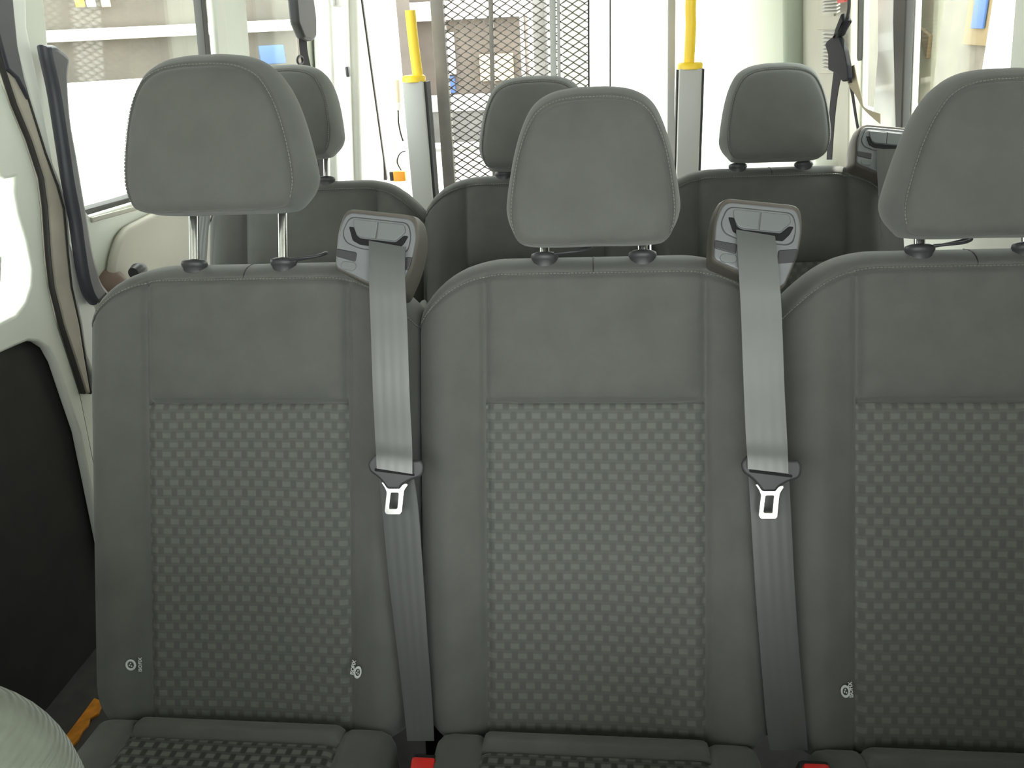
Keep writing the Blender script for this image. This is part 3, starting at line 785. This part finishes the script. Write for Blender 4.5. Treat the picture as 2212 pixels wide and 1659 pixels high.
# child-seat anchor tags sewn on the edges of the first row
def anchor_tag(seat, cx, ring, txt, rw_, rh, tilt):
    """ring and text placed on the cloth; ring=(px,py) text=(px,py)"""
    seat_o = seat
    o0, e3, e2 = seat_frame(cx)
    n = -.0125
    c = SP(cx, *ring, n); V, F = [], []
    S = 28
    q = Matrix.Rotation(tilt, 3, e3)
    ex, ez = q @ Vector((1, 0, 0)), q @ e2
    for j, (k, dn) in enumerate(((1, .0), (1, -.0012), (.62, -.0012), (.62, 0))):
        for i in range(S):
            t = 2*PI*i/S; V.append(c+ex*math.cos(t)*rw_*k+ez*math.sin(t)*rh*k+e3*dn)
    for j in range(4):
        for i in range(S): F.append((j*S+i, j*S+(i+1) % S, ((j+1) % 4)*S+(i+1) % S, ((j+1) % 4)*S+i))
    # small seated-child mark inside the ring
    b = len(V)
    for (a0, b0) in ((.0, .28), (-.22, -.05), (.2, -.2)):
        for i in range(8):
            t = 2*PI*i/8; V.append(c+ex*(a0+.16*math.cos(t))*rw_+ez*(b0+.16*math.sin(t))*rh+e3*-.001)
        F.append(tuple(range(b, b+8))); b += 8
    o = mesh('anchor_tag', V, F, M['tagwhite'], None)
    tx = bpy.data.curves.new('tag_text', 'FONT'); tx.body = 'ISOFIX'; tx.size = .0062; tx.extrude = .0003; tx.align_x = 'CENTER'; tx.align_y = 'CENTER'; tx.offset = .00012
    tmp = bpy.data.objects.new('tag_text', tx); COL.objects.link(tmp); bpy.context.view_layer.update()
    tm = bpy.data.meshes.new_from_object(tmp.evaluated_get(bpy.context.evaluated_depsgraph_get()))
    bpy.data.objects.remove(tmp); bpy.data.curves.remove(tx); tm.materials.clear()
    to = link('tag_text', tm, M['tagwhite'], None, False)
    p = SP(cx, *txt, n-.001)
    # text runs up the seat
    X_, Y_ = ez, -ex
    Z_ = X_.cross(Y_)
    mm = Matrix(((X_.x, Y_.x, Z_.x), (X_.y, Y_.y, Z_.y), (X_.z, Y_.z, Z_.z))).to_4x4(); mm.translation = p
    bpy.context.view_layer.update()
    inv = seat_o.matrix_world.inverted()
    o.data.transform(inv); o.parent = seat_o
    to.parent = o; to.matrix_local = (seat_o.matrix_world.inverted() @ mm)
    o['label'] = 'white round anchor tag with small lettering'
    return o
anchor_tag(s1, X2-PITCH_S, (283, 1436), (303, 1436), .0072, .0072, 0)
anchor_tag(s1, X2-PITCH_S, (773, 1452), (763, 1442), .0048, .0078, .2)
anchor_tag(s3, X2+PITCH_S, (1826, 1493), (1838, 1490), .0052, .0075, -.1)

# ==================================================================== BELTS
build_belt(X2-PITCH_S,
    [(797, 876, 527, -.0565, -7), (797, 875, 560, -.0585, -3), (798, 876, 620, -.060, 0), (801, 880, 700, -.061, 0), (806, 885, 850, -.0645, 0), (811, 890, 950, -.070, -2), (813, 891, 990, -.0735, -5), (814, 891, 1018, -.075, -6)],
    [(818, 893, 1025, -.048), (826, 904, 1100, -.042), (840, 915, 1250, -.034), (858, 925, 1400, -.028), (872, 934, 1520, -.022), (880, 938, 1600, -.02)],
    (857, 1014, 1.0, -.066), 'grey seat belt hanging between the left and middle seats')
build_belt(X2,
    [(1590, 1674, 503, -.0565, -7), (1593, 1678, 540, -.0585, -3), (1597, 1684, 610, -.060, 0), (1601, 1689, 690, -.061, 0), (1606, 1694, 830, -.0645, 0), (1611, 1700, 945, -.070, -2), (1614, 1702, 990, -.0735, -4), (1615, 1703, 1018, -.075, -5)],
    [(1616, 1704, 1025, -.048), (1621, 1708, 1100, -.042), (1632, 1717, 1280, -.034), (1644, 1728, 1430, -.028), (1655, 1740, 1560, -.022), (1664, 1745, 1620, -.02)],
    (1667, 1016, 1.08, -.066), 'grey seat belt hanging between the middle and right seats')
# belt of the rear right seat
rt = empty('seat_belt', SP(X2+PITCH_S+ROW_DX, 1920, 325, -.05, ROW_DY)); tag(rt, 'grey belt webbing falling from the rear outlet behind the right headrest', 'seat belt', 'lap and shoulder belts')
cc = X2+PITCH_S+ROW_DX
o = ribbon('shoulder_webbing', [(SP(cc, a, y, n, ROW_DY), SP(cc, b, y, n, ROW_DY)) for a, b, y, n in ((1893, 1942, 322, -.058), (1896, 1946, 400, -.062), (1903, 1952, 520, -.058), (1910, 1960, 640, -.05))], M['web']); o.data.transform(Matrix.Translation(-rt.location)); o.parent = rt

# red buckles between the cushions
def buckle(px, py, lab):
    c = onY(px, py, YB-.070); root = empty('belt_buckle', c-Vector((0, -.03, .09))); tag(root, lab, 'buckle', 'red belt buckles')
    b0 = root.location
    bd = box('buckle_body', Vector((0, -.012, .055)), (.034, .018, .058), M['black'], root, rot=(.45, .0, 0), bev=.005)
    rd = box('release_button', Vector((0, -.034, .080)), (.029, .022, .016), M['red'], root, rot=(.45, 0, 0), bev=.004)
    rd['label'] = 'bright red release button'
    ribbon('stalk', [(Vector((-.013, .02, -.05)), Vector((.013, .02, -.05))), (Vector((-.013, .008, -.01)), Vector((.013, .008, -.01))), (Vector((-.013, -.002, .03)), Vector((.013, -.002, .03)))], M['darkweb'], root, .004)
    return root
buckle(914, 1640, 'red-topped buckle between the left and middle cushions')
buckle(1764, 1654, 'red-topped buckle between the middle and right cushions')

# belts and straps at the back
bh = onX(654, 30, -.97)
bg_ = empty('hanging_belt_guide', onL(654, 30, .09)); tag(bg_, 'dark belt guide and strap hanging above the half hidden rear headrest', 'belt guide')
def onLp(x, y): return onL(x, y, .09)
def at_root(o, r): o.data.transform(Matrix.Translation(-r.location)); o.parent = r; return o
at_root(plate('guide_body', [rpoly([(p.y, p.z) for p in (onLp(632, -60), onLp(668, -60), onLp(674, 40), onLp(671, 80), onLp(662, 90), (onLp(645, 84)), onLp(634, 50))], .01)], (bg_.location.x, 0, 0), (0, 1, 0), (0, 0, 1), .03, M['shell'], None, .008), bg_)
at_root(ribbon('strap', [(onLp(646, 60), onLp(664, 60)), (onLp(648, 110), onLp(664, 110)), (onLp(664, 200), onLp(684, 200)), (onLp(684, 320), onLp(704, 320)), (onLp(690, 410), onLp(706, 410))], M['darkweb']), bg_)
at_root(tube('strap_ring', [onLp(648+6*math.cos(t), 130+9*math.sin(t)) for t in np.linspace(0, 2*PI, 16)[:-1]], .004, M['shell'], None, 6, True), bg_)
o = ribbon('loose_belt_strap', [(onY(428, 440, 1.62), onY(456, 440, 1.62)), (onY(420, 500, 1.6), onY(450, 500, 1.6)), (onY(410, 560, 1.58), onY(446, 560, 1.58)), (onY(402, 640, 1.56), onY(440, 640, 1.56))], M['web']); tag(o, 'light grey strap behind the left chrome post of the raised headrest', 'strap')

sr = empty('hanging_strap', onR(1830, 20, .08)); tag(sr, 'black tangled strap hanging by the rear side window', 'strap')
def q(x, y, off=.08): return onR(x, y, off)
at_root(tube('hook_cord', catmull([q(1832, -40), q(1834, 10), q(1830, 40)], 5), .004, M['rubber'], None, 6), sr)
at_root(plate('red_clip', [rpoly([(p.y, p.z) for p in (q(1812, -30), q(1828, -30), q(1828, 3), q(1812, 7))], .003)], (sr.location.x, 0, 0), (0, 1, 0), (0, 0, 1), .012, M['redp'], None, .002), sr)
at_root(plate('knot', [rpoly([(p.y, p.z) for p in (q(1826, 28), q(1834, 45), q(1822, 78), q(1812, 84), q(1816, 60))], .004)], (sr.location.x, 0, 0), (0, 1, 0), (0, 0, 1), .02, M['darkweb'], None, .006), sr)
at_root(plate('folded_webbing', [rpoly([(p.y, p.z) for p in (q(1812, 76), q(1822, 80), q(1836, 108), (q(1845, 140)), q(1850, 170), q(1838, 176), q(1822, 158), q(1805, 150), q(1802, 118), q(1793, 96), q(1797, 88))], .006)], (sr.location.x, 0, 0), (0, 1, 0), (0, 0, 1), .012, M['darkweb'], None, .003), sr)
at_root(ribbon('strap_end', [(q(1803, 140), q(1822, 150)), (q(1797, 190), q(1812, 190)), (q(1791, 250), q(1804, 250)), (q(1786, 345), q(1797, 345))], M['darkweb']), sr)
at_root(ribbon('strap_end', [(q(1824, 150), q(1846, 140)), (q(1832, 180), q(1854, 180)), (q(1848, 205), q(1862, 210)), (q(1868, 238), q(1868, 232)), (q(1902, 268), q(1902, 246))], M['khaki']), sr)
at_root(ribbon('strap_end', [(q(1828, 160), q(1840, 160)), (q(1838, 200), q(1844, 200)), (q(1846, 250), q(1851, 250)), (q(1853, 290), q(1858, 290))], M['darkweb']), sr)

# ==================================================================== RAMP AND COLUMNS AT THE REAR
YR = 3.3
def py(x, y, Y=YR): p = onY(x, y, Y); return (p.x, p.z)
ramp = empty('wheelchair_ramp', (onY(1190, 400, YR).x, YR, 0)); tag(ramp, 'folded steel ramp of expanded mesh standing upright at the open rear', 'ramp')
xl, xm, xr = py(951, 200)[0], py(1271, 100)[0], py(1447, 200)[0]
def bar(nm, a, b, wdt, dep, mt, Yo=0):
    """upright bar between two pixel points"""
    (x0, z0), (x1, z1) = py(*a), py(*b); x0b = x0+(x1-x0)*(z0-.03)/(z0-z1); z1 = .03; x1 = x0b
    c = Vector(((x0+x1)/2, YR+Yo, (z0+z1)/2)); L = math.hypot(x1-x0, z1-z0)
    return at_root_box(nm, c, (wdt, dep, L), mt, math.atan2(x0-x1, z0-z1))
def at_root_box(nm, c, s, mt, ang=0): return box(nm, c-ramp.location, s, mt, ramp, rot=(0, ang, 0), bev=.003)
bar('side_rail', (938, -90), (972, 390), .045, .05, M['meshsteel'])
bar('side_rail', (1451, -90), (1448, 390), .026, .04, M['column'])
bar('rib', (1058, -90), (1064, 170), .016, .02, M['meshsteel'])
bar('rib', (1192, -90), (1196, 170), .022, .02, M['column'])
bar('rib', (1205, -90), (1208, 170), .012, .02, M['column'])
bar('rib', (1271, -90), (1272, 185), .007, .012, M['rubber'])
bar('rib', (1318, -90), (1318, 185), .006, .012, M['rubber'])
# expanded metal: zigzag strands
V, F = [], []
cw, ch = .043, .0275
z0, z1 = .05, 1.62
nx = int((xm-xl)/cw)+1; nz = int((z1-z0)/ch)
for j in range(nz):
    for s in (0, 1):
        pth = []
        for i in range(nx*4+1):
            x = xl+cw*i/4
            if x > xm: break
            ph = (i % 4); zf = [.06, .5, .94, .5][ph]*.5 if s == 0 else 1-[.06, .5, .94, .5][ph]*.5
            pth.append(Vector((x, YR+(.003 if ph == 0 else -.003), z0+ch*(j+zf))))
        # flat little bars
        b = len(V)
        for p in pth:
            for dy, dz in ((-.002, -.0026), (.002, -.0026), (.002, .0026), (-.002, .0026)): V.append(p+Vector((0, dy, dz))-ramp.location)
        for i in range(len(pth)-1):
            for k in range(4): F.append((b+i*4+k, b+i*4+(k+1) % 4, b+(i+1)*4+(k+1) % 4, b+(i+1)*4+k))
ms = mesh('mesh_panel', V, F, M['meshsteel'], ramp, False)
# a bent leaf of mesh at the foot, behind the rear middle headrest
def column(pxs, cap_y, lab, hand, Y=YR-.12):
    (a, b) = pxs
    A, B = onY(a, cap_y+6, Y), onY(b, cap_y+6, Y); wd = (B-A).length; c = (A+B)/2
    bx0 = onY(hand[3][0], hand[3][1], Y).x
    root = empty('grab_column', (c.x, Y, 0)); tag(root, lab, 'handrail column', 'grab columns at the rear door')
    box('post', Vector((0, 0, c.z/2)), (wd, .07, c.z), M['column'], root, bev=.008)
    box('dark_channel', Vector((wd*.5+.004, .02, c.z/2)), (.012, .07, c.z*.99), M['shell'], root, bev=.002)
    box('dark_channel', Vector((-wd*.5-.003, .02, c.z/2)), (.006, .05, c.z*.99), M['shell'], root, bev=.002)
    tube('yellow_cap', [Vector((0, 0, c.z-.004)), Vector((0, 0, c.z+.012)), Vector((0, 0, c.z+.018))], [wd*.56, wd*.56, wd*.48], M['yellow'], root, 24)
    pts = [onY(x, y, Y)-root.location for x, y in hand[:3]]
    pts = [Vector((pts[0].x, 0, c.z+.01))]+pts[1:]+([pts[-1]+Vector((.02, 0, .22))] if hand[2][1] < 5 else [])
    tube('yellow_handle', catmull(pts, 8), .0185, M['yellow'], root, 14)
    return root
column((872, 917), 168, 'grey column with a bent yellow handle left of the mesh ramp', [(903, 165), (893, 90), (886, 22), (905, 400)])
column((1466, 1515), 140, 'grey column with a tall straight yellow handle right of the mesh ramp', [(1488, 140), (1492, 60), (1493, -10), (1487, 370)])
# small devices beside the left column
dv = onY(864, 380, 3.75)
cl_ = empty('cable_with_clip', dv); tag(cl_, 'orange clip box hanging on a thin cable beside the column with the bent handle', 'clip box')
box('clip_box', Vector((0, 0, 0)), (.055, .03, .045), M['orange2'], cl_, bev=.006)
box('clip_catch', Vector((-.036, 0, 0)), (.018, .02, .04), M['shell'], cl_, bev=.004)
at_root(tube('cable', catmull([onY(x, y, 3.75) for x, y in ((867, 368), (858, 350), (864, 332), (876, 326))], 6), .003, M['shell'], None, 6), cl_)
wl = empty('connector_wire', onY(861, 200, 3.78)); tag(wl, 'pale tube with a white connector on a cord beside the bent handle column', 'cord')  # pale wire ending in a white connector
at_root(tube('pale_tube', [onY(858, 172, 3.78), onY(860, 200, 3.78), onY(861, 222, 3.78)], .013, M['cream'], None, 10), wl)
at_root(tube('connector_end', [onY(861, 220, 3.78), onY(862, 228, 3.78), onY(862, 238, 3.78)], [.012, .018, .010], M['paint'], None, 12), wl)
at_root(tube('cord', catmull([onY(x, y, 3.78) for x, y in ((860, 238), (861, 265), (866, 290), (871, 305))], 6), .004, M['rubber'], None, 6), wl)

# ==================================================================== FRONT SEAT SHOULDER, lower left corner
def cushion_block(name, outline, depth, R, m, parent, fn, N=140):
    """padded block: an outline with a rounded rim on both faces; fn maps (x, d, z) into place"""
    C = [Vector((x, z)) for x, z in outline]; L = [0]
    for i in range(len(C)): L.append(L[-1]+(C[i]-C[(i+1) % len(C)]).length)
    P = []; j = 0
    for k in range(N):
        q_ = L[-1]*k/N
        while L[j+1] < q_: j += 1
        P.append(C[j].lerp(C[(j+1) % len(C)], (q_-L[j])/(L[j+1]-L[j]+1e-9)))
    nr = []
    for i in range(N):
        t = (P[(i+1) % N]-P[i-1]).normalized(); nr.append(Vector((t.y, -t.x)))
    cen = sum(P, Vector((0, 0)))/N; rings = []
    steps = [(-1, k) for k in (0.02, .15, .3, .45, .6, .75, .88)]
    for sd, k in steps: rings.append([fn(*(cen+(p-n*R-cen)*k)[:1], -depth/2-.012*(1-k*k), (cen+(p-n*R-cen)*k).y) for p, n in zip(P, nr)])
    for a in range(0, 91, 10):
        t = math.radians(a); rings.append([fn((p-n*R*(1-math.sin(t))).x, -depth/2+R*(1-math.cos(t)), (p-n*R*(1-math.sin(t))).y) for p, n in zip(P, nr)])
    for a in range(90, -1, -10):
        t = math.radians(a); rings.append([fn((p-n*R*(1-math.sin(t))).x, depth/2-R*(1-math.cos(t)), (p-n*R*(1-math.sin(t))).y) for p, n in zip(P, nr)])
    for sd, k in steps[::-1]: rings.append([fn((cen+(p-n*R-cen)*k).x, depth/2+.012*(1-k*k), (cen+(p-n*R-cen)*k).y) for p, n in zip(P, nr)])
    V = [v for r in rings for v in r]; F = []
    for a in range(len(rings)-1):
        for i in range(N): F.append((a*N+i, a*N+(i+1) % N, (a+1)*N+(i+1) % N, (a+1)*N+i))
    F.append(tuple(range(N))[::-1]); F.append(tuple((len(rings)-1)*N+i for i in range(N)))
    return mesh(name, V, F, m, parent)
def front_seat(cx, label, sx=1, dz=0, middle=False):
    fs = empty('front_seat', (cx, .205, 0)); tag(fs, label, 'seat')
    lean = lambda x, d, z: (x*sx, d+(z-.45)*.27+.0, z+dz*smooth((z-.4)/.3))
    o2 = rpoly([(-.24, .42), (.24, .42), (.275, .70), (.272, .962), (-.272, .962), (-.275, .70)], [.05, .05, .1, .17, .17, .1], 12)
    cushion_block('backrest', o2, .13, .055, M['frontcloth'], fs, lean)
    ps = [Vector(lean(x*.985, .062, .45+(z-.45)*.985)) for x, z in o2]
    if middle:
        cushion_block('middle_light_blocker', rpoly([(-.60, .30), (-.31, .30), (-.31, .735), (-.60, .735)], .05, 6), .12, .04, M['frontcloth'], fs, lambda x, d, z: (x+.06-.14*(1 if x < -.45 else 0), d+(z-.45)*.27, z))  # unseen block added to stop windshield light on the lower seats
    box('seat_cushion', Vector((0, -.30, .36)), (.5*sx, .5, .16), M['frontcloth'], fs, bev=.05, seg=4)
    box('seat_base', Vector((0, -.24, .14)), (.42*sx, .42, .28), M['shell'], fs, bev=.02)
    hd = cushion_block('headrest', rpoly([(-.12, 1.0), (.12, 1.0), (.11, 1.17), (-.11, 1.17)], .05, 8), .09, .04, M['frontcloth'], fs, lean)
    for s_ in (-1, 1): tube('headrest_post', [Vector(lean(s_*.06, 0, .90)), Vector(lean(s_*.06, 0, 1.02))], .006, M['chrome'], hd, 10)
    return fs
front_seat(-.580, 'ribbed green-grey front seat back rounding off in the lower left corner', dz=-.058)
front_seat(.455, 'added ribbed front seat, out of view, blocking windshield light from the lower seats', sx=.74, middle=True)  # second front seat with middle block, added to keep windshield light off lower seats

# ==================================================================== OUTSIDE
GZ = -.62
struct(box('ground', (0, 20, GZ-.05), (160, 160, .1), M['ground'], bev=0))
# left: stone wall in the shade, cream ledge, low white wall before it
def wall_thing(name, p0, p1, z0, z1, th, m, label, cat='wall', kind=None):
    p0 = Vector(p0); p1 = Vector(p1); d = p1-p0; L = d.length; c = (p0+p1)/2
    o = box(name, (c.x, c.y, (z0+z1)/2), (L, th, z1-z0), m, rot=(0, 0, math.atan2(d.y, d.x)), bev=.01)
    tag(o, label, cat, kind=kind); return o
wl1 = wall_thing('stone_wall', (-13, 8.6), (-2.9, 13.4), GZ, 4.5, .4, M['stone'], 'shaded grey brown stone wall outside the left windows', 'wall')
a, b = (-13, 8.3), (-3.1, 13.0)
wall_thing('stone_ledge', (-13, 8.22), (-3.1, 12.92), 1.30, 1.44, .14, M['cream'], 'thin cream ledge running along the shaded stone wall', 'ledge')
wall_thing('white_low_wall', (-12, 6.6), (-4.4, 10.5), GZ, .86, .25, M['paint'], 'low glaring white wall before the stone wall', 'low wall')
for k, (px, mt, nm) in enumerate(((172, 'orange2', 'orange'), (196, 'palegreen', 'pale green'), (228, 'warm', 'amber'))):
    d = ray(px, 4); P = None
    # on the stone wall plane
    n = Vector((-4.8, 10.1, 0)).normalized(); c0_ = n.dot(Vector((-13, 8.2, 0)))
    P = CAM+d*((c0_-n.dot(CAM))/n.dot(d))
    o = box('hanging_cloth', P+Vector((0, 0, .12)), (.11, .03, .36), M[mt], rot=(0, 0, math.atan2(4.8, 10.1)), bev=.01); tag(o, '%s cloth hung high on the stone wall outside' % nm, 'cloth', 'bright cloths on the stone wall')
d = ray(588, 118); n = Vector((-4.8, 10.1, 0)).normalized(); P = CAM+d*((n.dot(Vector((-13, 8.0, 0)))-n.dot(CAM))/n.dot(d))
o = box('blue_board', P, (.34, .05, .24), M['bluep'], rot=(0, 0, math.atan2(4.8, 10.1)), bev=.02); tag(o, 'small blue board seen past the raised headrest through the left window', 'board')

# behind the van: brown shop front, pale pillars, white house
bd = empty('brown_building', (-1.6, 14.5, GZ)); tag(bd, 'brown fronted building with white bands seen through the mesh', 'building')
def bpart(nm, a, b, Y, th, mt):
    """front panel between two pixel corners at distance Y"""
    p, q_ = onY(a[0], a[1], Y), onY(b[0], b[1], Y); c = (p+q_)/2
    return box(nm, Vector((c.x, Y, c.z))-bd.location, (abs(q_.x-p.x), th, abs(q_.z-p.z)), mt, bd, bev=.01)
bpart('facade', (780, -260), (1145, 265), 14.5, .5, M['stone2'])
bpart('band', (780, 12), (1145, 34), 14.1, .2, M['paint'])
bpart('pillar', (1112, -260), (1138, 265), 13.8, .3, M['paint'])
bpart('pale_window', (1036, 118), (1110, 172), 14.15, .15, M['warm'])  # windows as flat boxes, each in one pale colour
bpart('pale_window', (965, 70), (985, 160), 14.15, .15, M['paint'])
bpart('base_band', (780, 214), (1145, 232), 14.1, .3, M['paint'])
bpart('plinth', (780, 232), (1145, 300), 14.1, .2, M['greyb'])
bpart('blue_panel', (960, 165), (985, 200), 14.15, .1, M['bluep'])
def out_box(name, a, b, Y, dep, mt, lab, cat):
    p, q_ = onY(a[0], a[1], Y), onY(b[0], b[1], Y)
    zb = GZ; zt = max(p.z, q_.z)
    o = box(name, ((p.x+q_.x)/2, Y+dep/2, (zb+zt)/2), (abs(q_.x-p.x), dep, zt-zb), M[mt], bev=.02); tag(o, lab, cat); return o
out_box('grey_pillar', (1140, -250), (1187, 400), 11.5, .5, 'greyb', 'pale grey pillar seen through the mesh, left of the ramp ribs', 'pillar')
out_box('green_pillar', (1208, -250), (1268, 400), 11.0, .5, 'outgreen', 'pale green pillar seen through the mesh, right of the ramp ribs', 'pillar')
out_box('white_house', (1262, -420), (1700, 400), 13.0, 6, 'paint', 'glaring white house behind the right half of the rear opening', 'house')
# right: beige house and bright wall
rx = 5.2
def rpart(nm, a, b, X, th, mt, lab, cat, zbot=None):
    p, q_ = onX(a[0], a[1], X), onX(b[0], b[1], X)
    zb = zbot if zbot is not None else min(p.z, q_.z)
    o = box(nm, (X, (p.y+q_.y)/2, (max(p.z, q_.z)+zb)/2), (th, abs(p.y-q_.y), max(p.z, q_.z)-zb), M[mt], bev=.01); tag(o, lab, cat); return o
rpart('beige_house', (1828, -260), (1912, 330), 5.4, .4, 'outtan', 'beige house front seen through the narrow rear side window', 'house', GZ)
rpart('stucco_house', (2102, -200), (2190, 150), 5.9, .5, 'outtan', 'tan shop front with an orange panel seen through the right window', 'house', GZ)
rpart('orange_panel', (2104, -40), (2146, 100), 5.6, .08, 'ochre', 'ochre shutter panel on the tan shop front', 'shutter')
rpart('blue_strip', (2112, -30), (2124, 62), 5.53, .04, 'bluep', 'narrow blue strip hanging on the ochre shutter', 'banner')
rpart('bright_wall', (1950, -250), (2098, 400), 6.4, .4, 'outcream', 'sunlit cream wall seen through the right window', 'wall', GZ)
rpart('white_gate_post', (2186, -150), (2206, 400), 5.0, .2, 'paint', 'white gate post at the right edge of the right window', 'post', GZ)
pc = [onX(x, y, 6.15) for x, y in ((1972, 60), (1988, 58), (2010, 76), (2004, 128), (1990, 92), (1982, 74), (1976, 82))]
o = plate('hanging_bag', [rpoly([(p.y, p.z) for p in pc], .03)], (6.16, 0, 0), (0, 1, 0), (0, 0, 1), .08, M['ochre'], None, .02); tag(o, 'khaki bag-like cloth hung before the sunlit cream wall', 'bracket')  # bag-like khaki cloth, cut as a flat plate
